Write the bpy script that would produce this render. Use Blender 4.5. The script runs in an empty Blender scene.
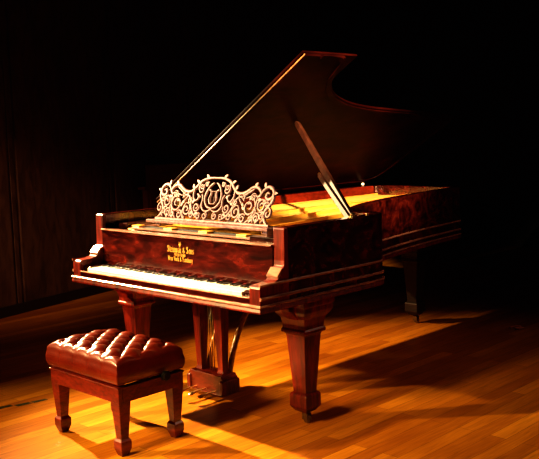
import bpy, bmesh, math, random
from mathutils import Vector, Matrix
random.seed(4)
C = bpy.context.scene.collection
PI = math.pi

# ---------------------------------------------------------------- materials
def nodes(name):
    m = bpy.data.materials.new(name); m.use_nodes = True
    nt = m.node_tree; b = nt.nodes['Principled BSDF']
    return m, nt, b
def setp(b, **k):
    for n, v in k.items():
        n = n.replace('_', ' ')
        if n in b.inputs: b.inputs[n].default_value = v
def rgb(c): return (c[0], c[1], c[2], 1)
def mix(nt, t, a, b, fac):
    n = nt.nodes.new('ShaderNodeMix'); n.data_type = 'RGBA'; n.blend_type = t
    for i, v in ((6, a), (7, b), (0, fac)):
        if hasattr(v, 'is_output'): nt.links.new(v, n.inputs[i])
        else: n.inputs[i].default_value = v
    return n.outputs[2]
def plain(name, col, rough=.4, metal=0, coat=0, noise=0, scale=40):
    m, nt, b = nodes(name)
    setp(b, Base_Color=rgb(col), Roughness=rough, Metallic=metal, Coat_Weight=coat)
    n = nt.nodes.new('ShaderNodeTexNoise'); n.inputs['Scale'].default_value = scale
    tc = nt.nodes.new('ShaderNodeTexCoord'); nt.links.new(tc.outputs['Object'], n.inputs['Vector'])
    r = nt.nodes.new('ShaderNodeValToRGB'); nt.links.new(n.outputs['Fac'], r.inputs['Fac'])
    k = max(noise, .04)
    r.color_ramp.elements[0].position = .3; r.color_ramp.elements[1].position = .7
    r.color_ramp.elements[0].color = rgb([c*(1-k) for c in col]); r.color_ramp.elements[1].color = rgb([min(1, c*(1+k)) for c in col])
    nt.links.new(r.outputs['Color'], b.inputs['Base Color'])
    return m
def wood(name, dark, mid, light, rough=.22, coat=.6, scale=(2.0, 2.0, 9.0), warp=2.5):
    """figured rosewood: warped bands stretched along one axis"""
    m, nt, b = nodes(name)
    tc = nt.nodes.new('ShaderNodeTexCoord'); mp = nt.nodes.new('ShaderNodeMapping')
    mp.inputs['Scale'].default_value = scale
    nt.links.new(tc.outputs['Object'], mp.inputs['Vector'])
    n1 = nt.nodes.new('ShaderNodeTexNoise'); n1.inputs['Scale'].default_value = 1.7
    n1.inputs['Detail'].default_value = 6; n1.inputs['Distortion'].default_value = warp
    nt.links.new(mp.outputs['Vector'], n1.inputs['Vector'])
    n2 = nt.nodes.new('ShaderNodeTexNoise'); n2.inputs['Scale'].default_value = 9
    n2.inputs['Detail'].default_value = 4; n2.inputs['Distortion'].default_value = .6
    nt.links.new(mp.outputs['Vector'], n2.inputs['Vector'])
    r = nt.nodes.new('ShaderNodeValToRGB'); e = r.color_ramp.elements
    e[0].position = .33; e[0].color = rgb(dark); e[1].position = .72; e[1].color = rgb(light)
    x = e.new(.52); x.color = rgb(mid)
    nt.links.new(n1.outputs['Fac'], r.inputs['Fac'])
    r2 = nt.nodes.new('ShaderNodeValToRGB'); r2.color_ramp.elements[0].position = .35; r2.color_ramp.elements[1].position = .6
    r2.color_ramp.elements[0].color = (.55, .5, .5, 1); r2.color_ramp.elements[1].color = (1, 1, 1, 1)
    nt.links.new(n2.outputs['Fac'], r2.inputs['Fac'])
    nt.links.new(mix(nt, 'MULTIPLY', r.outputs['Color'], r2.outputs['Color'], 1.0), b.inputs['Base Color'])
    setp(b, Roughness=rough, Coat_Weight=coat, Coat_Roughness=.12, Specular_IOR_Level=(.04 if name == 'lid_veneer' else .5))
    return m
def floor_mat():
    m, nt, b = nodes('oak_floor_boards')
    tc = nt.nodes.new('ShaderNodeTexCoord'); mp = nt.nodes.new('ShaderNodeMapping')
    mp.inputs['Rotation'].default_value = (0, 0, math.radians(90)); mp.inputs['Location'].default_value = (.33, .02, 0)
    nt.links.new(tc.outputs['Object'], mp.inputs['Vector'])
    def brick(w, off):
        br = nt.nodes.new('ShaderNodeTexBrick'); br.offset = off; br.offset_frequency = 2
        for k, v in (('Scale', 1), ('Mortar Size', .0011), ('Mortar Smooth', .2), ('Bias', 0), ('Brick Width', w), ('Row Height', .083)):
            br.inputs[k].default_value = v
        nt.links.new(mp.outputs['Vector'], br.inputs['Vector']); return br
    b1 = brick(1.15, .43)
    b1.inputs['Color1'].default_value = (.50, .195, .015, 1); b1.inputs['Color2'].default_value = (.66, .305, .030, 1)
    b1.inputs['Mortar'].default_value = (.17, .06, .008, 1)
    b2 = brick(1.15, .43)      # second random per board
    b2.inputs['Color1'].default_value = (.80, .74, .68, 1); b2.inputs['Color2'].default_value = (1.08, 1.08, 1.08, 1)
    b2.inputs['Mortar'].default_value = (1, 1, 1, 1); b2.inputs['Bias'].default_value = .25
    mp3 = nt.nodes.new('ShaderNodeMapping'); mp3.inputs['Scale'].default_value = (22, 1.6, 1)
    nt.links.new(tc.outputs['Object'], mp3.inputs['Vector'])
    n = nt.nodes.new('ShaderNodeTexNoise'); n.inputs['Scale'].default_value = 3; n.inputs['Detail'].default_value = 5; n.inputs['Distortion'].default_value = .8
    nt.links.new(mp3.outputs['Vector'], n.inputs['Vector'])
    r = nt.nodes.new('ShaderNodeValToRGB'); r.color_ramp.elements[0].position = .3; r.color_ramp.elements[1].position = .65
    r.color_ramp.elements[0].color = (.74, .68, .6, 1); r.color_ramp.elements[1].color = (1.05, 1.05, 1.05, 1)
    nt.links.new(n.outputs['Fac'], r.inputs['Fac'])
    nb = nt.nodes.new('ShaderNodeTexNoise'); nb.inputs['Scale'].default_value = 1.1; nb.inputs['Detail'].default_value = 2
    nt.links.new(tc.outputs['Object'], nb.inputs['Vector'])
    rb = nt.nodes.new('ShaderNodeValToRGB'); rb.color_ramp.elements[0].position = .35; rb.color_ramp.elements[1].position = .65
    rb.color_ramp.elements[0].color = (.82, .76, .7, 1); rb.color_ramp.elements[1].color = (1, 1, 1, 1)
    nt.links.new(nb.outputs['Fac'], rb.inputs['Fac'])
    c = mix(nt, 'MULTIPLY', b1.outputs['Color'], b2.outputs['Color'], 1.0)
    c = mix(nt, 'MULTIPLY', c, r.outputs['Color'], 1.0)
    c = mix(nt, 'MULTIPLY', c, rb.outputs['Color'], 1.0)
    nt.links.new(c, b.inputs['Base Color'])
    setp(b, Roughness=.38, Specular_IOR_Level=.3)
    bp = nt.nodes.new('ShaderNodeBump'); bp.inputs['Strength'].default_value = .08; bp.inputs['Distance'].default_value = .002
    nt.links.new(n.outputs['Fac'], bp.inputs['Height']); nt.links.new(bp.outputs['Normal'], b.inputs['Normal'])
    return m
def leather_mat():
    m, nt, b = nodes('oxblood_leather')
    tc = nt.nodes.new('ShaderNodeTexCoord')
    v = nt.nodes.new('ShaderNodeTexVoronoi'); v.inputs['Scale'].default_value = 260
    nt.links.new(tc.outputs['Object'], v.inputs['Vector'])
    n = nt.nodes.new('ShaderNodeTexNoise'); n.inputs['Scale'].default_value = 9
    nt.links.new(tc.outputs['Object'], n.inputs['Vector'])
    r = nt.nodes.new('ShaderNodeValToRGB'); r.color_ramp.elements[0].position = .3; r.color_ramp.elements[1].position = .7
    r.color_ramp.elements[0].color = (.085, .008, .0022, 1); r.color_ramp.elements[1].color = (.14, .016, .004, 1)
    nt.links.new(n.outputs['Fac'], r.inputs['Fac']); nt.links.new(r.outputs['Color'], b.inputs['Base Color'])
    bp = nt.nodes.new('ShaderNodeBump'); bp.inputs['Strength'].default_value = .06; bp.inputs['Distance'].default_value = .001
    nt.links.new(v.outputs['Distance'], bp.inputs['Height']); nt.links.new(bp.outputs['Normal'], b.inputs['Normal'])
    setp(b, Roughness=.30, Coat_Weight=.4, Coat_Roughness=.2)
    return m
M = dict(
    rose=wood('figured_rosewood', (.016, .0018, .0016), (.055, .005, .003), (.120, .013, .006), scale=(1.8, 1.8, 5)),
    rose_v=wood('rosewood_upright_grain', (.07, .007, .003), (.19, .016, .006), (.29, .030, .010), rough=.36, coat=.2, scale=(9, 9, 1.2), warp=1.2),
    burl=wood('burl_rosewood', (.015, .002, .0016), (.065, .0075, .0045), (.16, .022, .010), scale=(2.4, 2.4, 3.2), warp=4),
    dark=wood('dark_polished_wood', (.014, .003, .002), (.04, .007, .004), (.075, .014, .007), scale=(2, 2, 5)),
    mould=wood('highlit_moulding', (.36, .17, .12), (.46, .24, .17), (.54, .29, .22), rough=.2, scale=(1.5, 1.5, 6)),  # pale tone stands in for the highlights along the mouldings
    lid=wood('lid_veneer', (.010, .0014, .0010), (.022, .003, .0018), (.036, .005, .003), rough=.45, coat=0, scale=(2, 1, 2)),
    edge=wood('highlit_edge_wood', (.34, .18, .07), (.42, .24, .10), (.5, .30, .14), rough=.3, scale=(5, 5, 5)),  # light brown carries the highlight of the lid edge and braces
    desk=wood('carved_desk_wood', (.20, .105, .095), (.28, .16, .15), (.36, .225, .21), rough=.32, coat=.35, scale=(5, 5, 5)),
    prop=wood('prop_stick_wood', (.030, .009, .004), (.05, .015, .006), (.075, .023, .010), rough=.5, coat=.1, scale=(3, 3, 3), warp=1),
    leg_shaded=wood('shaded_leg_wood', (.010, .002, .0015), (.020, .004, .003), (.03, .006, .004), rough=.6, coat=0),  # same leg wood darkened, shade painted in for the rear leg
    bench=wood('bench_mahogany', (.09, .009, .003), (.16, .017, .005), (.22, .028, .009), rough=.34, coat=.2, scale=(3, 3, 8), warp=1.0),
    ivory=plain('ivory_key', (.95, .90, .80), .3, coat=.2),
    ebony=plain('ebony_key', (.012, .010, .010), .25, coat=.5),
    gilt=plain('gilt_iron', (.80, .43, .065), .42, metal=.25, noise=.12, scale=14),
    spruce=wood('spruce_soundboard', (.56, .30, .06), (.66, .38, .09), (.74, .45, .13), rough=.4, coat=.3, scale=(14, 1, 1), warp=.3),
    steel=plain('string_wire', (.80, .58, .22), .35, metal=.3),
    copper=plain('wound_string', (.70, .38, .10), .35, metal=.3),
    dull_brass=plain('dull_caster_brass', (.16, .09, .03), .5, metal=.8),
    brass=plain('aged_brass', (.80, .58, .25), .28, metal=1, noise=.1),
    felt=plain('black_felt', (.015, .012, .012), .9),
    gold=plain('gold_leaf', (.62, .38, .07), .42, metal=.0, noise=.12),
    black=plain('black_metal', (.012, .011, .011), .4, metal=.4),
    leather=leather_mat(), floor=floor_mat(),
    wall=wood('stained_wall_panel', (.09, .050, .026), (.115, .064, .033), (.14, .08, .042), rough=.5, coat=0, scale=(2, 2, .6), warp=.6),
    wall_dark=plain('dark_wall_paint', (.02, .012, .010), .8),
    base=plain('dark_baseboard', (.02, .009, .006), .6),
    screen=plain('brown_panel', (.17, .060, .045), .55, noise=.1, scale=6),
    tape=plain('worn_dark_tape', (.028, .034, .012), .7, noise=.5, scale=30),
    redtape=plain('faded_red_tape', (.85, .36, .24), .6),
)

# ---------------------------------------------------------------- mesh helpers
class MB:
    def __init__(s): s.v = []; s.f = []
    def add(s, vs, fs):
        o = len(s.v); s.v += [tuple(v) for v in vs]; s.f += [tuple(i+o for i in f) for f in fs]; return s
    def box(s, a, b):
        x0, y0, z0 = a; x1, y1, z1 = b
        return s.add([(x0,y0,z0),(x1,y0,z0),(x1,y1,z0),(x0,y1,z0),(x0,y0,z1),(x1,y0,z1),(x1,y1,z1),(x0,y1,z1)],
                     [(3,2,1,0),(4,5,6,7),(0,1,5,4),(1,2,6,5),(2,3,7,6),(3,0,4,7)])
    def prism(s, poly, axis, a, b):
        """poly: 2-D points; axis: the extrusion axis"""
        def p(u, w, t): return {0: (t, u, w), 1: (u, t, w), 2: (u, w, t)}[axis]
        n = len(poly)
        vs = [p(u, w, a) for u, w in poly] + [p(u, w, b) for u, w in poly]
        return s.add(vs, [tuple(range(n-1, -1, -1)), tuple(range(n, 2*n))] + [(i, (i+1) % n, n+(i+1) % n, n+i) for i in range(n)])
    def loft(s, rings, cap=True):
        n = len(rings[0]); vs = [p for r in rings for p in r]; fs = []
        for k in range(len(rings)-1):
            for i in range(n):
                j = (i+1) % n; fs.append((k*n+i, k*n+j, (k+1)*n+j, (k+1)*n+i))
        if cap: fs += [tuple(range(n-1, -1, -1)), tuple((len(rings)-1)*n+i for i in range(n))]
        return s.add(vs, fs)
    def square_loft(s, cx, cy, secs):
        return s.loft([[(cx-h, cy-h, z), (cx+h, cy-h, z), (cx+h, cy+h, z), (cx-h, cy+h, z)] for z, h in secs])
    def lathe(s, c, prof, n=16, axis=2):
        rings = []
        for t, r in prof:
            ring = []
            for i in range(n):
                a = 2*PI*i/n; u, w = r*math.cos(a), r*math.sin(a)
                d = {2: (u, w, t), 0: (t, u, w), 1: (w, t, u)}[axis]
                ring.append((c[0]+d[0], c[1]+d[1], c[2]+d[2]))
            rings.append(ring)
        return s.loft(rings)
    def tube(s, pts, r, n=8, closed=False, flat=None):
        pts = [Vector(p) for p in pts]; m = len(pts); rings = []
        up = None
        for i, p in enumerate(pts):
            a = pts[i-1] if (i or closed) else p; b = pts[(i+1) % m] if (i < m-1 or closed) else p
            t = (b-a).normalized()
            if up is None:
                up = Vector((0, 0, 1)) if abs(t.z) < .9 else Vector((1, 0, 0))
            up = (up - t*up.dot(t)).normalized(); w = t.cross(up)
            rr = r[i] if isinstance(r, (list, tuple)) else r
            k = flat or 1
            rings.append([p + up*rr*math.sin(2*PI*j/n)*k + w*rr*math.cos(2*PI*j/n) for j in range(n)])
        if closed: rings.append(rings[0]); return s.loft(rings, cap=False)
        return s.loft(rings)
    def sphere(s, c, r, sz=1.0, nu=12, nv=6):
        prof = [(-r*sz*math.cos(PI*k/nv), max(r*math.sin(PI*k/nv), 1e-4)) for k in range(nv+1)]
        return s.lathe(c, prof, nu)
    def sweep(s, path, prof, closed=False):
        """path: 2-D plan points (outward side on the left of travel); prof: closed list of (outward offset, z)"""
        n = len(path); rings = []
        for i, p in enumerate(path):
            a = path[i-1] if (i or closed) else None; b = path[(i+1) % n] if (i < n-1 or closed) else None
            def nrm(u, v):
                dx, dy = v[0]-u[0], v[1]-u[1]; l = math.hypot(dx, dy) or 1; return (-dy/l, dx/l)
            if a is None: nx, ny = nrm(p, b)
            elif b is None: nx, ny = nrm(a, p)
            else:
                n1, n2 = nrm(a, p), nrm(p, b); sx, sy = n1[0]+n2[0], n1[1]+n2[1]
                k = max(.4, 1+n1[0]*n2[0]+n1[1]*n2[1]); nx, ny = sx/k, sy/k
            rings.append([(p[0]+nx*o, p[1]+ny*o, z) for o, z in prof])
        if closed: rings.append(list(rings[0])); return s.loft(rings, cap=False)
        return s.loft(rings)
    def build(s, name, mat, parent=None, bevel=0, smooth=False, xf=None):
        me = bpy.data.meshes.new(name)
        o = bpy.data.objects.new(name, me); C.objects.link(o)
        vs = s.v
        if xf is not None: vs = [tuple(xf @ Vector(v)) for v in vs]
        if parent is not None:
            w = world_loc(parent); vs = [(v[0]-w[0], v[1]-w[1], v[2]-w[2]) for v in vs]
        me.from_pydata(vs, [], s.f)
        bm = bmesh.new(); bm.from_mesh(me); bmesh.ops.recalc_face_normals(bm, faces=bm.faces); bm.to_mesh(me); bm.free()
        me.materials.append(mat)
        if parent is not None: o.parent = parent
        if smooth:
            for p in me.polygons: p.use_smooth = True
        if bevel:
            md = o.modifiers.new('soft_edges', 'BEVEL'); md.width = bevel; md.segments = 2; md.limit_method = 'ANGLE'; md.angle_limit = math.radians(35)
        return o
def world_loc(o):
    v = Vector((0, 0, 0))
    while o is not None: v = v + o.location; o = o.parent
    return v
def thing(name, loc, label, cat, group=None):
    o = bpy.data.objects.new(name, None); o.empty_display_size = .1; C.objects.link(o); o.location = loc
    o['label'] = label; o['category'] = cat
    if group: o['group'] = group
    return o
def struct(name, mb, mat, **k):
    o = mb.build(name, mat, **k); o['kind'] = 'structure'; return o
def crom(pts, k=8, closed=False):
    out = []; n = len(pts)
    for i in range(n if closed else n-1):
        g = (lambda j: pts[j % n]) if closed else (lambda j: pts[min(max(j, 0), n-1)])
        p0, p1, p2, p3 = g(i-1), g(i), g(i+1), g(i+2)
        for s in range(k):
            t = s/k
            out.append(tuple(.5*(2*b+(c-a)*t+(2*a-5*b+4*c-d)*t*t+(3*b-a-3*c+d)*t**3) for a, b, c, d in zip(p0, p1, p2, p3)))
    if not closed: out.append(tuple(pts[-1]))
    return out

# ---------------------------------------------------------------- setting
ft = MB(); ft.box((-7, -6, -.08), (8, 9, 0)); struct('floor', ft, M['floor'])
# left wall: a straight run of stained panels whose foot runs back from the left of the picture
WA = Vector((-2.21, .50)); wd = Vector((-.222, .975)).normalized(); wn = Vector((wd.y, -wd.x))
def wp(t, n): p = WA + wd*t + wn*n; return (p.x, p.y)
wall = MB()
seams = [-1.5, -.75, .44, 1.63, 2.82, 4.0, 5.2, 6.4]
wall.prism([wp(-1.5, 0), wp(6.6, 0), wp(6.6, -.15), wp(-1.5, -.15)], 2, 0, 3.2)
for a, b in zip(seams, seams[1:]):      # raised wide boards with a narrow batten at each joint
    wall.prism([wp(a+.05, .018), wp(b-.05, .018), wp(b-.05, -.01), wp(a+.05, -.01)], 2, .07, 3.2)
    wall.prism([wp(b-.022, .012), wp(b+.022, .012), wp(b+.022, -.01), wp(b-.022, -.01)], 2, .07, 3.2)
struct('wall_left', wall, M['wall'], bevel=.003)
bb = MB(); bb.prism([wp(-1.5, .035), wp(6.6, .035), wp(6.6, 0), wp(-1.5, 0)], 2, 0, .085); struct('baseboard_left', bb, M['base'], bevel=.004)
wb = MB(); wb.box((-4.2, 6.6, 0), (8, 6.75, 3.2)); struct('wall_back', wb, M['wall_dark'])
bk = MB(); bk.box((-3.6, 6.57, 0), (8, 6.6, .1)); struct('baseboard_back', bk, M['base'])

# low brown panel in the dark behind the piano
pl = thing('stage_panel', (wp(2.2, .22)[0], wp(2.2, .22)[1], 0), 'low dark brown panel standing in the shadows behind the piano by the wall', 'panel')
m = MB(); m.prism([wp(1.90, .20), wp(2.62, .20), wp(2.62, .24), wp(1.90, .24)], 2, 0, 1.16); m.build('board', M['screen'], pl, bevel=.004)
m = MB(); m.prism([wp(1.90, .24), wp(1.98, .24), wp(1.98, .255), wp(1.90, .255)], 2, 0, 1.16)
m.prism([wp(1.98, .24), wp(2.62, .24), wp(2.62, .255), wp(1.98, .255)], 2, 1.08, 1.16); m.build('frame', M['screen'], pl, bevel=.003)
m = MB(); m.prism([wp(1.80, .18), wp(1.90, .18), wp(1.90, .27), wp(1.80, .27)], 2, .93, .955); m.prism([wp(1.855, .19), wp(1.90, .19), wp(1.90, .25), wp(1.855, .25)], 2, 0, .93); m.build('side_ledge', M['screen'], pl, bevel=.003)

# floor marks
m = MB()
for x, y, ln, w in ((-.085, -.50, .11, .034), (-.045, -.385, .085, .036), (-.028, -.295, .085, .030)):
    m.add([(x-w/2, y, .0012), (x+w/2, y+.006, .0012), (x+w/2+.012, y+ln, .0012), (x-w/2+.016, y+ln-.006, .0012),
           (x-w/2, y, 0), (x+w/2, y+.006, 0), (x+w/2+.012, y+ln, 0), (x-w/2+.016, y+ln-.006, 0)],
          [(0,1,2,3),(7,6,5,4),(0,4,5,1),(1,5,6,2),(2,6,7,3),(3,7,4,0)])
o = m.build('floor_tape', M['tape']); o['label'] = 'worn dark greenish strip of tape on the floor left of the bench'; o['category'] = 'tape'
m = MB(); pts = crom([(1.155, 2.80, .006), (1.19, 2.86, .012), (1.215, 2.845, .010), (1.20, 2.80, .006), (1.23, 2.79, .008), (1.245, 2.83, .012)], 6)
m.tube(pts, .0075, 6, flat=.6)
o = m.build('tape_scrap', M['redtape'], smooth=True); o['label'] = 'small curled reddish scrap of tape on the dark floor far right'; o['category'] = 'tape'

# ---------------------------------------------------------------- GRAND PIANO
W = 1.48; ZB = .636; ZT = 1.0; YC = .17
R0 = Vector((.74, 1.3, 0))
P = thing('grand_piano', R0, 'red-brown rosewood concert grand piano with raised lid and carved fretwork music desk', 'piano')
ctrl = [(0, 2.30), (0, 2.50), (.012, 2.62), (.05, 2.705), (.14, 2.755), (.28, 2.765), (.50, 2.765), (.68, 2.765), (.765, 2.757), (.805, 2.725), (.815, 2.66),
        (.832, 2.50), (.868, 2.20), (.915, 1.90), (.972, 1.62), (1.04, 1.38), (1.12, 1.19), (1.20, 1.07), (1.28, 1.005), (1.37, .975), (1.435, .95), (1.470, .90), (W, .82), (W, .74)]
curve = crom(ctrl, 6)
outline = [(0, YC+.02), (0, .6), (0, 1.2), (0, 1.8)] + curve + [(W, .5), (W, YC+.02)]
full = [(0, -.002), (0, .10)] + outline + [(W, .10), (W, -.002)]
def inset(path, d):
    m = MB(); m.sweep(path, [(-d, 0), (-d+1e-4, 0)]); r = [(v[0], v[1]) for v in m.v[::2]]
    def far(p):
        best = 9
        for a, b in zip(path, path[1:]):
            dx, dy = b[0]-a[0], b[1]-a[1]; l2 = dx*dx+dy*dy or 1e-9
            t = min(1, max(0, ((p[0]-a[0])*dx+(p[1]-a[1])*dy)/l2))
            best = min(best, math.hypot(p[0]-a[0]-t*dx, p[1]-a[1]-t*dy))
        return best
    return [p for p in r if far(p) > d-.002]
m = MB()
m.sweep(outline, [(-.062, ZT-.004), (-.058, ZT), (-.005, ZT), (-.001, ZT-.003), (0, ZT-.008), (0, .70), (-.002, .64), (-.006, ZB), (-.062, ZB)])
rim = m.build('rim', M['burl'], P, smooth=False)
# shade smooth by angle through a bevel-free weighted split: mark with auto smooth modifier free approach
for p in rim.data.polygons: p.use_smooth = False
def bead(z, o, h): return [(-.003, z-h), (o*.55, z-h*.9), (o, z-h*.35), (o, z+h*.25), (o*.6, z+h*.85), (-.003, z+h)]
for z, o, h in ((.757, .007, .007), (.697, .009, .008)):
    m = MB(); m.sweep(full, bead(z, o, h)); m.build('moulding', M['dark'] if 0 else M['mould'], P)
m = MB(); m.sweep(full, bead(.662, .011, .007), closed=True); m.build('moulding', M['mould'], P)
m = MB(); m.sweep(full, [(-.003, .632), (.006, .632), (.008, .640), (.004, .653), (-.003, .655)], closed=True); m.build('base_moulding', M['rose_v'], P)
# arms with the concave cheek rising to the rim
arm = [(0, ZB), (0, .742), (.004, .752), (.012, .757), (.075, .760), (.105, .767), (.128, .781), (.140, .797), (.144, .812), (.152, .818), (.160, .826), (.163, .85), (.165, .95), (.166, .992), (.170, 1.0), (.1905, 1.0), (.1905, ZB)]
for a, b in ((0, .068), (W-.068, W)):
    m = MB(); m.prism(arm, 0, a, b); ar = m.build('key_arm', M['rose_v'], P, bevel=.003)
    m = MB(); m.prism([(.118, .772), (.135, .786), (.1435, .808), (.1435, .822), (.130, .806), (.112, .786)], 0, a-.002, b+.002); m.build('arm_moulding', M['mould'], ar, bevel=.002)
m = MB(); m.box((.068, .0, ZB), (W-.068, .9, .668)); m.build('key_bed', M['rose'], P)
m = MB(); m.box((.066, .001, .664), (W-.066, .020, .697)); ks = m.build('key_slip', M['rose'], P, bevel=.002)
m = MB(); m.box((.066, -.004, .694), (W-.066, .021, .701)); m.build('slip_moulding', M['mould'], ks, bevel=.0025)
for a, b in ((.068, .1265), (W-.1265, W-.068)):
    m = MB(); m.prism([(.022, .668), (.022, .718), (.030, .724), (.155, .726), (.155, .668)], 0, a, b); m.build('key_block', M['dark'], P, bevel=.002)
# fallboard
m = MB(); m.prism([(.156, .716), (.152, .74), (.158, .90), (.157, .915), (.18, .915), (.185, .716)], 0, .069, W-.069); fb = m.build('fallboard', M['rose'], P)
m = MB(); m.box((.069, .146, .912), (W-.069, .190, .921)); m.build('fallboard_moulding', M['mould'], fb, bevel=.003)
m = MB(); m.box((.1265, .148, .711), (W-.1265, .153, .7235)); m.build('felt_strip', plain('red_name_felt', (.16, .01, .01), .9), fb)

# ---- lettering drawn with a broad slanted pen
NIB = Vector((.115, .085))
G = {
 'S': (.80, [[(.62,1.22),(.50,1.45),(.20,1.42),(.10,1.12),(.30,.86),(.52,.68),(.62,.38),(.44,.06),(.16,.04),(.02,.28)], [(.36,1.40),(.36,.08)]]),
 't': (.44, [[(.14,1.32),(.14,.14),(.24,.0),(.38,.12)], [(0,.96),(.36,.96)]]),
 'e': (.54, [[(.10,.52),(.40,.70),(.36,.94),(.18,.98),(.06,.76),(.06,.2),(.20,0),(.44,.16)]]),
 'i': (.32, [[(.04,.86),(.13,.98),(.13,.10),(.22,.02)], [(.12,1.24),(.16,1.30)]]),
 'n': (.66, [[(.03,.86),(.12,.98),(.12,.0)], [(.12,.80),(.34,1.0),(.46,.84),(.46,.10),(.55,.02)]]),
 'w': (.86, [[(.03,.90),(.12,.98),(.12,.14),(.26,.0),(.40,.16)], [(.40,.98),(.40,.14),(.54,.0),(.68,.18),(.70,.80),(.62,1.0)]]),
 'a': (.60, [[(.10,.86),(.28,1.0),(.42,.84),(.42,.10),(.52,.02)], [(.42,.60),(.14,.48),(.08,.16),(.22,0),(.42,.18)]]),
 'y': (.62, [[(.03,.90),(.12,.98),(.12,.16),(.26,.02),(.42,.16)], [(.44,.98),(.44,.0),(.30,-.30),(.08,-.36)]]),
 '&': (.84, [[(.70,.10),(.20,.86),(.22,1.20),(.40,1.24),(.44,.98),(.14,.52),(.10,.18),(.30,0),(.56,.16),(.66,.56)]]),
 'o': (.58, [[(.26,1.0),(.08,.80),(.08,.18),(.26,0),(.46,.18),(.46,.80),(.26,1.0)]]),
 's': (.50, [[(.40,.84),(.24,1.0),(.08,.82),(.14,.58),(.36,.42),(.40,.16),(.22,0),(.04,.14)]]),
 'N': (.88, [[(.0,1.30),(.14,1.44),(.16,.10),(.04,.0)], [(.16,1.36),(.44,.62),(.62,.06)], [(.62,.0),(.64,1.30),(.78,1.46)]]),
 'Y': (.84, [[(.02,1.36),(.14,1.46),(.18,.96),(.38,.74),(.62,.94)], [(.62,1.46),(.62,.34),(.46,.04),(.16,0)], [(.40,.74),(.40,.2)]]),
 'r': (.46, [[(.03,.86),(.12,.98),(.12,.0)], [(.12,.78),(.28,.98),(.40,.90)]]),
 'k': (.58, [[(.04,1.38),(.12,1.46),(.12,0)], [(.12,.56),(.34,.98),(.44,.84)], [(.22,.60),(.40,.12),(.52,.02)]]),
 'H': (.88, [[(.0,1.30),(.14,1.44),(.16,.10),(.04,.0)], [(.16,.72),(.42,.96),(.64,.80),(.64,.0),(.52,-.2)], [(.16,1.10),(.40,1.42),(.60,1.30)]]),
 'm': (.92, [[(.03,.86),(.12,.98),(.12,.0)], [(.12,.80),(.30,1.0),(.42,.84),(.42,.0)], [(.42,.80),(.60,1.0),(.72,.84),(.72,.10),(.81,.02)]]),
 'b': (.58, [[(.04,1.38),(.12,1.46),(.12,.16),(.26,0),(.44,.18),(.44,.76),(.28,.98),(.12,.78)]]),
 'u': (.66, [[(.03,.90),(.12,.98),(.12,.16),(.26,.0),(.46,.2)], [(.46,.98),(.46,.10),(.55,.02)]]),
 'g': (.60, [[(.44,.86),(.26,1.0),(.08,.80),(.08,.24),(.24,.04),(.44,.22)], [(.44,.98),(.44,-.06),(.28,-.36),(.06,-.28)]]),
 'P': (.74, [[(.10,0),(.10,1.44)], [(.10,1.44),(.52,1.40),(.60,1.08),(.50,.78),(.10,.72)]]),
 'A': (.80, [[(0,0),(.34,1.44),(.68,0)], [(.14,.5),(.54,.5)]]),
 'T': (.70, [[(.30,0),(.30,1.44)], [(0,1.44),(.60,1.44)]]),
 'E': (.68, [[(.54,0),(.08,0),(.08,1.44),(.54,1.44)], [(.08,.74),(.44,.74)]]),
 'G': (.80, [[(.62,1.20),(.36,1.46),(.08,1.10),(.08,.34),(.36,0),(.62,.26),(.62,.66),(.38,.66)]]),
 'R': (.78, [[(.08,0),(.08,1.44),(.50,1.40),(.58,1.08),(.48,.76),(.08,.72)], [(.34,.72),(.64,0)]]),
 'D': (.78, [[(.08,0),(.08,1.44),(.44,1.38),(.62,1.0),(.62,.44),(.44,.06),(.08,0)]]),
 ' ': (.40, []),
}
G2N = (.78, [[(.08,0),(.08,1.44),(.60,0),(.60,1.44)]])
def pen(mb, strokes, x, z, s, y, nib):
    for st in strokes:
        for (a, b) in zip(st, st[1:]):
            A = Vector((x+a[0]*s, z+a[1]*s)); B = Vector((x+b[0]*s, z+b[1]*s)); h = nib*s*.5
            q = [A-h, A+h, B+h, B-h]
            mb.add([(p.x, y, p.y) for p in q] + [(p.x, y+.0022, p.y) for p in q], [(0,1,2,3),(7,6,5,4),(0,4,5,1),(1,5,6,2),(2,6,7,3),(3,7,4,0)])
def fy(z): return .1522 + max(0, (z-.74))*.0375
def text(name, s, cx, z, width, caps=False):
    gl = [(G2N if (caps and c == 'N') else G[c]) for c in s]
    tot = sum(g[0] for g in gl); k = width/tot; x = cx-width/2; mb = MB()
    for g in gl: pen(mb, g[1], x, z, k, fy(z)-.0016, NIB*1.0); x += g[0]*k
    o = mb.build(name, M['gold'], fb); return o
text('maker_lettering', 'Steinway & Sons', .757, .833, .212)
text('patent_lettering', 'PATENT GRAND', .752, .8145, .090, caps=True)
text('city_lettering', 'New York & Hamburg', .755, .789, .195)
m = MB()   # little lyre emblem over the lettering
nb = Vector((.11, .08))
pen(m, [crom([(-.16,0),(-.05,.12),(-.30,.30),(-.34,.62),(-.20,.90),(-.28,1.08),(-.42,1.0)], 4), crom([(.16,0),(.05,.12),(.30,.30),(.34,.62),(.20,.90),(.28,1.08),(.42,1.0)], 4),
        [(-.2,0),(.2,0)], [(-.24,.84),(.24,.84)], [(-.08,.12),(-.08,.84)], [(.08,.12),(.08,.84)], [(-.22,-.16),(.22,-.16)]], .752, .866, .022, fy(.872)-.0016, nb)
m.build('lyre_emblem', M['gold'], fb)

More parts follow.
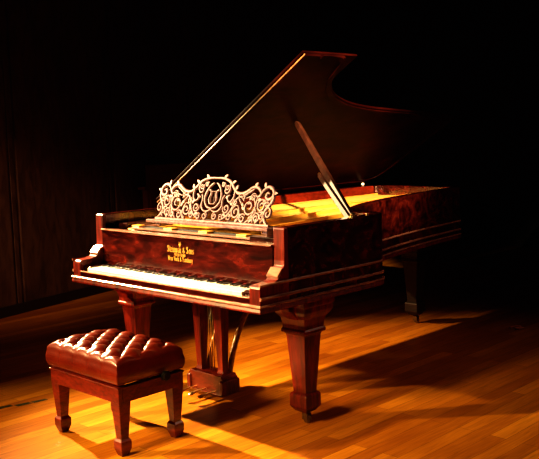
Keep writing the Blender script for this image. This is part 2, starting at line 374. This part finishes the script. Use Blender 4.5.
# ---- keys
KX = W/2-.6125; kw = 1.225/52
wk = MB(); wk.prism([(.010, .700), (.009, .7155), (.011, .718), (.1515, .718), (.1515, .700)], 0, .0007, kw-.0007)
wkey = wk.build('white_key', M['ivory'], P, bevel=.0008); wkey.location.x = KX - 0
for i in range(52):
    k = wkey if i == 0 else wkey.copy()
    if i: C.objects.link(k)
    k.location.x = KX + i*kw
bk = MB(); bk.prism([(.092, .718), (.096, .7255), (.100, .727), (.1515, .727), (.1515, .718)], 0, -.0048, .0048)
bkey = bk.build('black_key', M['ebony'], P, bevel=.001); first = True
for i in range(51):
    if i % 7 in (0, 2, 3, 5, 6):     # starts on A: A# . C# D# . F# G#
        k = bkey if first else bkey.copy()
        if not first: C.objects.link(k)
        first = False; k.location.x = KX + (i+1)*kw

# ---- inside: soundboard, gilt plate, strings, dampers
inner = inset(outline, .060)
m = MB(); poly = [p for p in inner if p[1] > .5]; poly = [(.06, .30)] + poly + [(W-.06, .30)]
m.prism(poly, 2, .885, .897); m.build('soundboard', M['spruce'], P)
def yx(y):      # inner treble edge at depth y
    best = None
    for a, b in zip(inner, inner[1:]):
        if (a[1]-y)*(b[1]-y) <= 0 and a[1] != b[1]:
            t = (y-a[1])/(b[1]-a[1]); x = a[0]+(b[0]-a[0])*t
            if best is None or x > best: best = x
    return best
m = MB()
ia = [p for p in inset(outline, .0625) if p[1] > .30]; ib = [p for p in inset(outline, .155) if p[1] > .25]
def resample(path, n):
    ln = [0]
    for a, b in zip(path, path[1:]): ln.append(ln[-1]+math.hypot(b[0]-a[0], b[1]-a[1]))
    out = []; j = 0
    for k in range(n):
        t = ln[-1]*k/(n-1)
        while j < len(ln)-2 and ln[j+1] < t: j += 1
        f = (t-ln[j])/((ln[j+1]-ln[j]) or 1); out.append((path[j][0]+(path[j+1][0]-path[j][0])*f, path[j][1]+(path[j+1][1]-path[j][1])*f))
    return out
ia = resample(ia, 200); ib2 = []; ibd = resample(ib, 600); j0 = 0
for p in ia:      # nearest point further along the inner edge
    j0 = min(range(j0, min(j0+40, 600)), key=lambda j: (ibd[j][0]-p[0])**2+(ibd[j][1]-p[1])**2); ib2.append(ibd[j0])
m.loft([[(a[0], a[1], .905), (a[0], a[1], .916), ((a[0]+b[0])/2, (a[1]+b[1])/2, .925), (b[0], b[1], .920), (b[0], b[1], .905)] for a, b in zip(ia, ib2)])
border = m; m = MB()
m.box((.062, .245, .895), (W-.062, .46, .921))
m.prism([(.062, .46), (.062, .62), (.40, .60), (.85, .52), (W-.062, .47), (W-.062, .46)], 2, .900, .919)
for x0, y0, x1, y1 in ((.30, .55, .14, 2.62), (.55, .52, .40, 2.70), (.80, .48, .60, 2.70), (1.05, .46, .82, 1.98), (1.25, .44, 1.06, 1.28)):
    dx = .016
    m.add([(x0-dx, y0, .905), (x0+dx, y0, .905), (x0+dx*.6, y0, .948), (x0-dx*.6, y0, .948), (x1-dx, y1, .905), (x1+dx, y1, .905), (x1+dx*.6, y1, .945), (x1-dx*.6, y1, .945)],
          [(0,1,2,3),(7,6,5,4),(0,4,5,1),(1,5,6,2),(2,6,7,3),(3,7,4,0)])
plate = m.build('iron_plate', M['gilt'], P, bevel=.003); border.build('plate_border', M['gilt'], plate)
m = MB(); m.sweep([p for p in ia if p[0] < .09 and p[1] < 2.66], [(.002, .90), (.002, .997), (-.004, .997), (-.006, .985), (-.006, .90)]); m.build('lit_rim_lining', M['bench'], P)  # lighter lining on the bass side only, its colour paints in the light there
for i in range(4):
    m = MB(); m.box((.24+i*.285-.035, .262, .926), (.24+i*.285+.035, .31, .937)); m.build('plate_lug', M['gilt'], plate, bevel=.004)
m = MB()
for i in range(64):
    f = i/63; xa = .34+f*1.02; ya = .50-.03*f
    t = 1.0-f; xb = xa-.18*t-.10; yb = 1.0+1.55*t**1.15
    for _ in range(20):
        xe = yx(min(yb, 2.6))
        if xe and xb > xe-.09: yb -= .06
        else: break
    m.tube([(xa, ya, .934), (xb, yb, .928)], .0008, 4)
o = m.build('treble_strings', M['steel'], P); o['kind'] = 'stuff'
m = MB()
for i in range(24):
    f = i/23; m.tube([(.10+f*.22, .56, .945), (.12+f*.42, 2.50+.12*f, .940)], .0019, 5)
o = m.build('bass_strings', M['copper'], P); o['kind'] = 'stuff'
m = MB(); m.box((.09, .66, .930), (.80, .69, .939)); m.build('damper_rail', M['felt'], P, bevel=.003)
m = MB(); m.prism([(.069, .18), (.069, .245), (.19, .245), (.19, .52), (.069, .55)][::-1], 2, .90, .948); m.build('desk_slide', M['dark'], P, bevel=.003)
m = MB(); m.prism([(W-.069, .18), (W-.069, .50), (W-.19, .48), (W-.19, .245), (W-.24, .20), (W-.24, .18)], 2, .90, .948); m.build('desk_slide', M['dark'], P, bevel=.003)
m = MB(); m.box((.069, .185, .88), (W-.069, .247, .917)); m.build('pin_block', M['dark'], P)
m = MB(); m.box((.195, .250, .9215), (W-.245, .345, .927)); m.build('plate_shade_sheet', M['felt'], P)  # dark sheet added as shade over the plate below the desk

# ---- music desk: tray, shelf and a pierced scrollwork board leaning back
DX = .74; DY = .365; TILT = math.radians(19)
m = MB(); m.box((.245, .228, .921), (1.235, .250, .931)); m.box((.245, .25, .921), (.285, .50, .931)); m.box((1.195, .25, .921), (1.235, .50, .931))
dk = m.build('music_desk', M['mould'], P, bevel=.002)
m = MB(); m.prism([(.322, .952), (.322, .966), (.330, .970), (.345, .966), (.43, .966), (.43, .952)], 0, .262, 1.218); m.box((.30, .36, .930), (.34, .42, .953)); m.box((1.14, .36, .930), (1.18, .42, .953))
m.build('shelf', M['desk'], dk, bevel=.002)
def dpt(u, v, off=0): return (DX+u, DY+v*math.sin(TILT)-off*math.cos(TILT), .966+v*math.cos(TILT)+off*math.sin(TILT))
fr = MB()
def strap(pts, w=.0055, k=7, closed=False, d=.0065, spline=True):
    """flat scroll strap: rounded-rectangle bar following a 2-D curve"""
    c = crom(pts, k, closed) if spline else pts
    n = len(c); rings = []
    for i, p in enumerate(c):
        a = c[i-1] if (i or closed) else p; b = c[(i+1) % n] if (i < n-1 or closed) else p
        dx, dy = b[0]-a[0], b[1]-a[1]; l = math.hypot(dx, dy) or 1; nx, ny = -dy/l, dx/l
        ww = w*1.22 if closed else 1.22*w*(.55+.45*min(1, 6*min(i, n-1-i)/n))
        rings.append([dpt(p[0]+nx*ww, p[1]+ny*ww, -d*.6), dpt(p[0]+nx*ww, p[1]+ny*ww, d*.3), dpt(p[0]+nx*ww*.45, p[1]+ny*ww*.45, d),
                      dpt(p[0]-nx*ww*.45, p[1]-ny*ww*.45, d), dpt(p[0]-nx*ww, p[1]-ny*ww, d*.3), dpt(p[0]-nx*ww, p[1]-ny*ww, -d*.6)])
    if closed: rings.append(rings[0]); fr.loft(rings, cap=False)
    else: fr.loft(rings)
def spiral(cx, cy, r0, r1, a0, turns, n=14):
    return [(cx+(r0+(r1-r0)*t/n)*math.cos(a0+2*PI*turns*t/n), cy+(r0+(r1-r0)*t/n)*math.sin(a0+2*PI*turns*t/n)) for t in range(n+1)]
def leaf(u, v, a, L=.03, w=.009):
    ca, sa = math.cos(a), math.sin(a)
    pts = [(0, 0), (L*.35, w), (L*.75, w*.7), (L, 0), (L*.75, -w*.5), (L*.35, -w*.8)]
    q = [(u+x*ca-y*sa, v+x*sa+y*ca) for x, y in pts]
    fr.add([dpt(x, y, .005) for x, y in q]+[dpt(x, y, -.004) for x, y in q], [tuple(range(6)), tuple(range(11, 5, -1))]+[(i, i+6, (i+1) % 6+6, (i+1) % 6) for i in range(6)])
H = 1.06
for s in (-1, 1):
    def S(pts): return [(s*u, v*H) for u, v in pts]
    # top outline: high centre arch, two waves, curled shoulder, S-shaped end
    strap(S([(0, .232), (.06, .230), (.115, .212), (.150, .180), (.185, .158), (.225, .158), (.255, .170), (.285, .188), (.315, .190), (.342, .176), (.352, .156), (.335, .143), (.318, .152)]), .0075)
    strap(S([(.352, .150), (.366, .176), (.392, .192), (.420, .188), (.438, .168), (.432, .142), (.408, .132), (.390, .146), (.398, .164), (.412, .160)]), .0075)
    strap(S([(.438, .165), (.442, .135), (.425, .105), (.405, .080), (.396, .055), (.410, .028), (.432, .010)]), .0075)
    strap(S([(.405, .090), (.428, .092), (.442, .074), (.436, .052), (.420, .050), (.414, .064), (.424, .072)]), .005)
    # large scrolls inside
    strap(S(spiral(.285, .092, .052, .010, 2.2, -1.6, 18)), .0055)
    strap(S([(.243, .120), (.215, .140), (.185, .128), (.170, .100), (.150, .060), (.115, .030), (.08, .018)]), .0058)
    strap(S(spiral(.195, .062, .036, .007, 1.2, 1.5, 16)), .005)
    strap(S(spiral(.372, .100, .034, .007, .4, 1.5, 16)), .005)
    strap(S(spiral(.350, .040, .026, .006, 2.6, -1.4, 14)), .0048)
    strap(S(spiral(.250, .034, .024, .006, .6, 1.4, 14)), .0048)
    strap(S([(.335, .143), (.332, .110), (.325, .070), (.300, .034), (.275, .012)]), .005)
    strap(S([(.155, .176), (.160, .140), (.140, .112), (.118, .120), (.116, .140), (.130, .146)]), .005)
    strap(S(spiral(.118, .078, .026, .006, 2.8, 1.4, 14)), .0048)
    strap(S([(.115, .206), (.122, .176), (.108, .156), (.088, .160), (.086, .180)]), .0048)
    strap(S([(.40, .128), (.384, .120), (.374, .134)]), .0045)
    strap(S([(.30, .18), (.272, .166), (.244, .150), (.222, .138)]), .0045)
    strap(S([(.20, .156), (.205, .128), (.228, .106)]), .0045)
    strap(S([(.385, .016), (.40, .04), (.384, .066), (.36, .070)]), .0045)
    # small laurel ring and the lyre inside it
    strap(S([(0, .074), (.034, .082), (.058, .108), (.062, .140), (.050, .172), (.028, .196), (.010, .206)]), .0055)
    strap(S([(.006, .096), (.022, .104), (.029, .122), (.022, .144), (.022, .160), (.032, .170), (.040, .164)]), .0042)
    strap(S([(.012, .104), (.012, .164)]), .0016, spline=False)
    # scrolls under the lyre and small curls between the large ones
    strap(S([(0, .070), (.030, .058), (.060, .064), (.080, .088), (.078, .122), (.090, .146)]), .005)
    strap(S(spiral(.040, .036, .020, .005, 1.6, 1.4, 14)), .0045)
    strap(S(spiral(.088, .030, .018, .005, 2.6, -1.3, 14)), .0042)
    strap(S(spiral(.150, .034, .018, .005, .5, 1.3, 14)), .0042)
    strap(S(spiral(.306, .140, .020, .005, 1.0, 1.3, 14)), .0042)
    strap(S(spiral(.178, .112, .017, .005, 2.0, 1.3, 14)), .0042)
    strap(S(spiral(.232, .138, .014, .004, 2.0, -1.2, 12)), .004)
    strap(S(spiral(.308, .036, .018, .005, 1.0, -1.3, 14)), .0042)
    strap(S(spiral(.386, .046, .016, .004, .5, 1.3, 12)), .004)
    strap(S(spiral(.408, .112, .014, .004, 3.0, 1.2, 12)), .004)
    strap(S(spiral(.100, .186, .016, .004, 2.4, 1.3, 12)), .004)
    strap(S(spiral(.066, .196, .013, .004, .2, 1.2, 12)), .004)
    strap(S([(.205, .095), (.220, .070), (.222, .040), (.208, .018)]), .0045)
    strap(S([(.33, .09), (.338, .066), (.326, .040), (.33, .016)]), .0042)
    # leaves
    for u, v, a in ((.06, .232, .7), (.128, .206, .5), (.165, .172, 1.2), (.30, .192, .9), (.375, .188, 1.7), (.438, .160, .2), (.22, .110, -.6), (.255, .075, 2.4), (.31, .05, -1),
                    (.16, .095, 2.4), (.335, .125, .3), (.378, .075, -.8), (.098, .130, .4), (.098, .050, -.4), (.225, .060, -1.2), (.14, .045, -.2), (.29, .150, -1.9), (.405, .108, 2.6), (.30, .015, .8), (.35, .012, 1.4), (.20, .015, .6), (.07, .190, 2.2), (.265, .108, .2)):
        a2 = a if s > 0 else PI-a
        leaf(s*u, v*H, a2)
strap([(-.026, .162*H), (.026, .162*H)], .0028, spline=False); strap([(-.022, .098*H), (.022, .098*H)], .0038, spline=False)
strap([(-.445, .007), (.445, .007)], .011, spline=False)
fr.build('fretwork', M['desk'], dk)

# ---- lid, folded front flap, prop
TH = math.radians(32.4); HZ = 1.022; LY = .62
rot = Matrix.Translation(Vector((0, 0, HZ))) @ Matrix.Rotation(-TH, 4, 'Y')
lid_out = [(max(0, p[0]), p[1]) for p in outline if p[1] > LY+.02]
big = MB(); big.sweep(lid_out, [(.010, 0), (.011, 0)])
def ss(a, b, v): v = min(1, max(0, (v-a)/(b-a))); return v*v*(3-2*v)
lo = [(max(v[0]+.075*ss(1.15, 2.3, v[1])*ss(.3, .7, v[0]), -.004), v[1]) for v in big.v[::2]]
lid_out = [(p[0]+.075*ss(1.15, 2.3, p[1])*ss(.3, .7, p[0]), p[1]) for p in lid_out]
poly = [(-.004, LY)] + lo + [(1.462, .80), (1.462, LY)]
poly = [(min(p[0], 1.462), p[1]) for p in poly]
m = MB(); m.prism(poly, 2, 0, .018)
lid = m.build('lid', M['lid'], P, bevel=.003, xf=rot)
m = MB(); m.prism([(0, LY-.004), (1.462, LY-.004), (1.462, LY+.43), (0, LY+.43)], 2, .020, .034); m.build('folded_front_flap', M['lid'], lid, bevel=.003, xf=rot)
m = MB(); m.box((.0, LY-.007, .004), (1.464, LY-.001, .011)); m.build('lid_edge_highlight', M['edge'], lid, bevel=.003, xf=rot)  # bright strip paints the lit front edge of the lid
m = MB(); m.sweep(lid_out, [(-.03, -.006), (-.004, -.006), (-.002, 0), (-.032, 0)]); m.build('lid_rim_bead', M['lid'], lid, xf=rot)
for y in (.78, 1.5, 2.2):
    m = MB(); m.box((-.012, y, ZT-.03), (.002, y+.09, HZ+.002)); m.tube([(-.010, y, HZ-.002), (-.010, y+.09, HZ-.002)], .006, 8); m.build('lid_hinge', M['brass'], lid)
A = Vector((1.432, .715, .985)); B = Vector((.735, 1.085, HZ + .735*math.tan(TH) - .004))
def bar(A, B, w0, w1, d):
    t = (B-A).normalized(); side = t.cross(Vector((0, 1, 0))).normalized(); f = t.cross(side)
    m = MB(); r = []
    for p, w in ((A, w0), (A.lerp(B, .97), w1), (B, w1*.6)):
        r.append([p+side*w+f*d, p-side*w+f*d, p-side*w-f*d, p+side*w-f*d])
    m.loft(r); return m
pr = bar(A, B, .021, .015, .012).build('lid_prop', M['prop'], P, bevel=.003)
B2 = A.lerp(B, .46); off = Vector((-.026, -.014, -.018))
bar(A+off+Vector((.02, 0, .02)), B2+off, .015, .013, .010).build('short_prop', M['prop'], pr, bevel=.003)
m = MB(); m.sphere(B2+off+Vector((0, 0, .002)), .010); m.build('brass_tip', M['brass'], pr, smooth=True)
m = MB(); m.lathe((1.448, .70, ZT-.004), [(0, .02), (.010, .02), (.014, .012), (.020, .012), (.026, .004)], 14); m.build('prop_socket', M['brass'], pr, smooth=False)
m = MB(); m.sphere((1.437, .83, ZT+.002), .007); m.build('rim_stud', M['brass'], P, smooth=True)
m = MB(); m.sphere((.022, 2.60, ZT+.012), .013); m.build('rim_glint', M['ivory'], P, smooth=True)  # pale bead stands in for the glint where the bass rim ends

# ---- legs
def piano_leg(cx, cy, mat=M['rose_v']):
    m = MB()
    m.square_loft(cx, cy, [(.640, .112), (.604, .112), (.600, .105), (.575, .104), (.560, .098), (.538, .080), (.505, .072), (.485, .072), (.478, .078), (.464, .078), (.458, .064), (.445, .060), (.150, .040)])
    lg = m.build('leg', mat, P, bevel=.003)
    for d in (-1, 1):   # small carved brackets beside the capital
        q = [(0, .60), (.10*d, .60), (.098*d, .585), (.075*d, .578), (.050*d, .555), (.030*d, .535), (.012*d, .53), (0, .515)]
        mm = MB(); mm.prism([(cy+(.06*d)+a*.8, z) for a, z in q], 0, cx-.04, cx+.04); mm.build('bracket', mat, lg, bevel=.003)
    m = MB(); m.square_loft(cx, cy, [(.162, .041), (.154, .052), (.146, .055), (.092, .055), (.084, .052), (.064, .036), (.058, .026)]); m.build('foot', mat, lg, bevel=.003)
    m = MB(); m.lathe((cx, cy, 0), [(.058, .018), (.052, .018), (.048, .013)], 12)
    for d in (-.013, .013):
        m.box((cx-.010, cy+d-.003, .018), (cx+.024, cy+d+.003, .052))
    cs = m.build('caster', M['dull_brass'], lg, bevel=.001)
    m = MB(); m.lathe((cx+.010, cy, .0215), [(-.009, .012), (-.008, .0205), (-.004, .0215), (.004, .0215), (.008, .0205), (.009, .012)], 18, axis=1); m.build('wheel', M['dull_brass'], cs)
piano_leg(1.355, .415); piano_leg(.105, .345); piano_leg(.52, 2.56, M['leg_shaded'])

# ---- pedal lyre
LYC = .40
m = MB(); m.box((.50, LYC-.09, .60), (.88, LYC+.10, .637)); ly = m.build('pedal_lyre', M['dark'], P, bevel=.004)
for x in (.605, .775):
    m = MB(); m.square_loft(x, LYC, [(.602, .034), (.56, .034), (.44, .029), (.17, .020), (.15, .026)]); m.build('post', M['rose_v'], ly, bevel=.003)
m = MB(); m.prism([(.550, .050), (.550, .132), (.562, .142), (.562, .150), (.818, .150), (.818, .142), (.830, .132), (.830, .050), (.820, .040), (.560, .040)], 1, LYC-.055, LYC+.055)
m.build('pedal_box', M['bench'], ly, bevel=.004)
for x in (.558, .822):
    m = MB(); m.box((x-.016, LYC-.064, .045), (x+.016, LYC+.064, .125)); m.build('box_scroll', M['rose_v'], ly, bevel=.008)
for x in (.61, .69, .77):
    m = MB(); pts = crom([(x, LYC-.04, .060), (x, LYC-.09, .064), (x, LYC-.14, .062), (x, LYC-.175, .054)], 5)
    m.tube(pts, [.008]*8+[.010, .012, .014, .016, .017, .016, .014, .009], 10, flat=.45); m.build('pedal', M['brass'], ly, smooth=True)
for x in (.672, .69, .708):
    m = MB(); m.tube([(x, LYC, .15), (x, LYC, .602)], .0032, 8); m.build('lyre_rod', M['brass'], ly, smooth=True)
for x in (.605, .775):
    m = MB(); c = crom([(x, LYC+.045, .13), (x, LYC+.085, .27), (x, LYC+.17, .43), (x, LYC+.33, .622)], 6)
    m.tube(c, .018, 10, flat=.8); m.build('brace', M['edge'], ly, smooth=True)  # pale wood paints in the highlight along each brace

# ---------------------------------------------------------------- BENCH
bx0, bx1, by0, by1 = .480, 1.040, -.468, -.095
BR = Vector(((bx0+bx1)/2, (by0+by1)/2, 0))
Bn = thing('piano_bench', BR, 'buttoned oxblood leather piano bench with mahogany legs in front of the keyboard', 'bench')
m = MB()
t = .022
m.box((bx0, by0, .250), (bx1, by0+t, .322)); m.box((bx0, by1-t, .250), (bx1, by1, .322)); m.box((bx0, by0+t, .250), (bx0+t, by1-t, .322)); m.box((bx1-t, by0+t, .250), (bx1, by1-t, .322))
m.build('apron', M['bench'], Bn, bevel=.003)
m = MB(); e = .004
for a, b in (((bx0-e, by0-e, .316), (bx1+e, by0+.03, .324)), ((bx0-e, by1-.03, .316), (bx1+e, by1+e, .324)), ((bx0-e, by0+.03, .316), (bx0+.03, by1-.03, .324)), ((bx1-.03, by0+.03, .316), (bx1+e, by1-.03, .324))):
    m.box(a, b)
m.build('top_rail', M['bench'], Bn, bevel=.002)
m = MB(); m.box((bx0+.16, by0+.05, .30), (bx1-.16, by1-.05, .338)); m.box((bx0+.05, by0+.19-.02, .30), (bx1-.05, by0+.19+.02, .330)); m.build('height_mechanism', M['black'], Bn, bevel=.003)
for y in (by0+.19,):
    m = MB(); m.lathe((bx1, y+.06, .330), [(-.02, .006), (.012, .006), (.013, .019), (.018, .023), (.034, .023), (.039, .018), (.040, .004)], 16, axis=0); m.build('adjusting_knob', M['black'], Bn)
for x, y in ((bx0+.033, by0+.033), (bx1-.033, by0+.033), (bx1-.033, by1-.033), (bx0+.058, by1-.026)):
    m = MB(); m.square_loft(x, y, [(.252, .0325), (.245, .032), (.080, .0205), (.074, .0225)]); lg = m.build('leg', M['bench'], Bn, bevel=.0025)
    m = MB(); m.square_loft(x, y, [(.082, .021), (.070, .0285), (.060, .0295), (.034, .0285), (.006, .0195), (0, .017)]); m.build('spade_foot', M['bench'], lg, bevel=.002)
# cushion
cx0, cx1, cy0, cy1 = bx0-.016, bx1+.002, by0-.003, by1+.002
Zc0, Zc1 = .337, .447
def axis(a, b, n, r=.035):
    out = []
    for i in range(n+1):
        t = i/n; out.append(a+(b-a)*t)
    k = 6; pre = [a+r*(1-math.cos(PI/2*i/k))*.9 for i in range(k)]; post = [b-r*(1-math.cos(PI/2*i/k))*.9 for i in range(k)]
    out = sorted(set([round(v, 5) for v in pre+post+[v for v in out if a+r < v < b-r]]))
    return out
xs, ys = axis(cx0, cx1, 110), axis(cy0, cy1, 74)
NX, NY = 5.0, 3.0
def ctop(x, y):
    u = (x-cx0)/(cx1-cx0); v = (y-cy0)/(cy1-cy0)
    d = min(x-cx0, cx1-x, y-cy0, cy1-y); r = .030
    drop = 0 if d >= r else r-math.sqrt(max(0, r*r-(r-d)**2))
    dome = .024*(1-(2*u-1)**4)*(1-(2*v-1)**4)
    a = u*NX; b = v*NY*1.0
    # diamond pleats through the buttons
    p, q = (a+b*1.0), (a-b*1.0)
    w = abs(math.sin(PI*p))*abs(math.sin(PI*q))
    fade = min(1, d/.05)
    puff = .031*(w**.36 - .68)*fade
    return Zc1 + dome + puff - drop
m = MB()
nx, ny = len(xs), len(ys)
m.add([(x, y, ctop(x, y)) for y in ys for x in xs], [(j*nx+i, j*nx+i+1, (j+1)*nx+i+1, (j+1)*nx+i) for j in range(ny-1) for i in range(nx-1)])
loop = [i for i in range(nx)] + [j*nx+nx-1 for j in range(1, ny)] + [(ny-1)*nx+i for i in range(nx-2, -1, -1)] + [j*nx for j in range(ny-2, 0, -1)]
rings = [loop]; base = list(m.v)
ccx, ccy = (cx0+cx1)/2, (cy0+cy1)/2
for k in range(1, 8):
    t = k/7; ring = []
    for li in loop:
        x, y, z = base[li]; b_ = .008*math.sin(PI*t) - (.004 if k == 7 else 0)
        # shallow vertical pleats down the boxing
        s_ = (x-cx0)/(cx1-cx0)*NX if (abs(y-cy0) < 1e-4 or abs(y-cy1) < 1e-4) else (y-cy0)/(cy1-cy0)*NY
        pleat = .0035*(abs(math.sin(PI*s_))**.35-1)*(1-t)
        sx = (1 if x > cx1-1e-4 else -1 if x < cx0+1e-4 else 0); sy = (1 if y > cy1-1e-4 else -1 if y < cy0+1e-4 else 0)
        m.v.append((x+sx*(b_+pleat), y+sy*(b_+pleat), z+(Zc0-z)*t)); ring.append(len(m.v)-1)
    rings.append(ring)
L = len(loop)
for ra, rb in zip(rings, rings[1:]):
    for i in range(L): j = (i+1) % L; m.f.append((ra[i], ra[j], rb[j], rb[i]))
m.f.append(tuple(rings[-1]))
cu = m.build('cushion', M['leather'], Bn, smooth=True)
ring = [(v[0], v[1], .3395) for v in (m.v[i] for i in rings[-1])]
mm = MB(); mm.tube(ring, .0035, 6, closed=True); mm.build('piping', M['leather'], cu, smooth=True)
pts = []
for P2 in range(-6, 14):
    for Q2 in range(-8, 8):
        a, b = (P2+Q2)/2, (P2-Q2)/2
        if .35 < a < NX-.35 and .35 < b < NY-.35: pts.append((cx0+(cx1-cx0)*a/NX, cy0+(cy1-cy0)*b/NY))
for x, y in pts:
    mm = MB(); mm.sphere((x, y, ctop(x, y)+.003), .0085, .55); mm.build('button', M['leather'], cu, smooth=True)

# ---------------------------------------------------------------- lights
def spot(name, loc, tgt, power, col, size, blend, rad):
    l = bpy.data.lights.new(name, 'SPOT'); l.energy = power; l.color = col; l.spot_size = math.radians(size); l.spot_blend = blend; l.shadow_soft_size = rad
    o = bpy.data.objects.new(name, l); C.objects.link(o); o.location = loc
    o.rotation_euler = (Vector(tgt)-Vector(loc)).to_track_quat('-Z', 'Y').to_euler(); return o
spot('front_stage_spot', (-2.25, -4.05, 2.62), (1.3, .25, .25), 1800, (1, .66, .29), 34, .95, .06)
spot('side_stage_spot', (-1.93, -.20, 2.17), (2.0, .25, .1), 2300, (1, .71, .38), 47, 1, .03)
spot('side_stage_spot_rear', (-1.93, -.20, 2.17), (.70, 1.65, .1), 1000, (1, .62, .28), 34, 1, .03)
spot('balcony_spot', (1.40, -6.4, 2.95), (.80, .75, 1.04), 1500, (1, .84, .70), 12, .8, .06)
spot('added_front_wash', (1.1, -3.8, 2.8), (1.35, .15, 0), 1100, (1, .65, .28), 28, 1, .22)  # unseen soft lamp added to brighten the floor by the right leg
spot('gallery_spot', (4.0, -1.6, 3.4), (.45, 1.75, 1.18), 5200, (1, .70, .40), 15, .6, .05)
def area(name, loc, tgt, power, col, sx, sy):
    l = bpy.data.lights.new(name, 'AREA'); l.energy = power; l.color = col; l.shape = 'RECTANGLE'; l.size = sx; l.size_y = sy
    o = bpy.data.objects.new(name, l); C.objects.link(o); o.location = loc
    o.rotation_euler = (Vector(tgt)-Vector(loc)).to_track_quat('-Z', 'Y').to_euler(); return o
area('added_fill', (4.3, 3.7, 3.1), (1.3, 1.4, .9), 3.5, (1, .50, .34), 1.3, 1.0).data.spread = math.radians(52)  # unseen fill added for the treble side and its moulding highlights
spot('added_wall_fill', (.6, -3.2, 2.8), (-2.33, 1.15, .42), 620, (1, .52, .32), 20, 1, .2)  # unseen lamp added to brighten the foot of the left wall
w = bpy.data.worlds.new('dark_hall'); bpy.context.scene.world = w; w.use_nodes = True
w.node_tree.nodes['Background'].inputs[0].default_value = (.5, .12, .10, 1); w.node_tree.nodes['Background'].inputs[1].default_value = .004

# ---------------------------------------------------------------- camera
cx, cy, cz, yaw, pitch, roll, f = 4.12284, -2.61844, 1.43063, .776268, -.112762, -.031555, 856.09
fwd = Vector((-math.sin(yaw)*math.cos(pitch), math.cos(yaw)*math.cos(pitch), math.sin(pitch)))
right = Vector((math.cos(yaw), math.sin(yaw), 0)); up = right.cross(fwd)
Rr = right*math.cos(roll)+up*math.sin(roll); Uu = -right*math.sin(roll)+up*math.cos(roll)
cam = bpy.data.cameras.new('camera'); co = bpy.data.objects.new('camera', cam); C.objects.link(co)
mw = Matrix(((Rr.x, Uu.x, -fwd.x, cx), (Rr.y, Uu.y, -fwd.y, cy), (Rr.z, Uu.z, -fwd.z, cz), (0, 0, 0, 1)))
co.matrix_world = mw
cam.sensor_fit = 'HORIZONTAL'; cam.sensor_width = 36; cam.lens = f/539*36; cam.clip_start = .05; cam.clip_end = 60
sc = bpy.context.scene; sc.camera = co
sc.view_settings.view_transform = 'Standard'; sc.view_settings.look = 'High Contrast'; sc.view_settings.exposure = 0
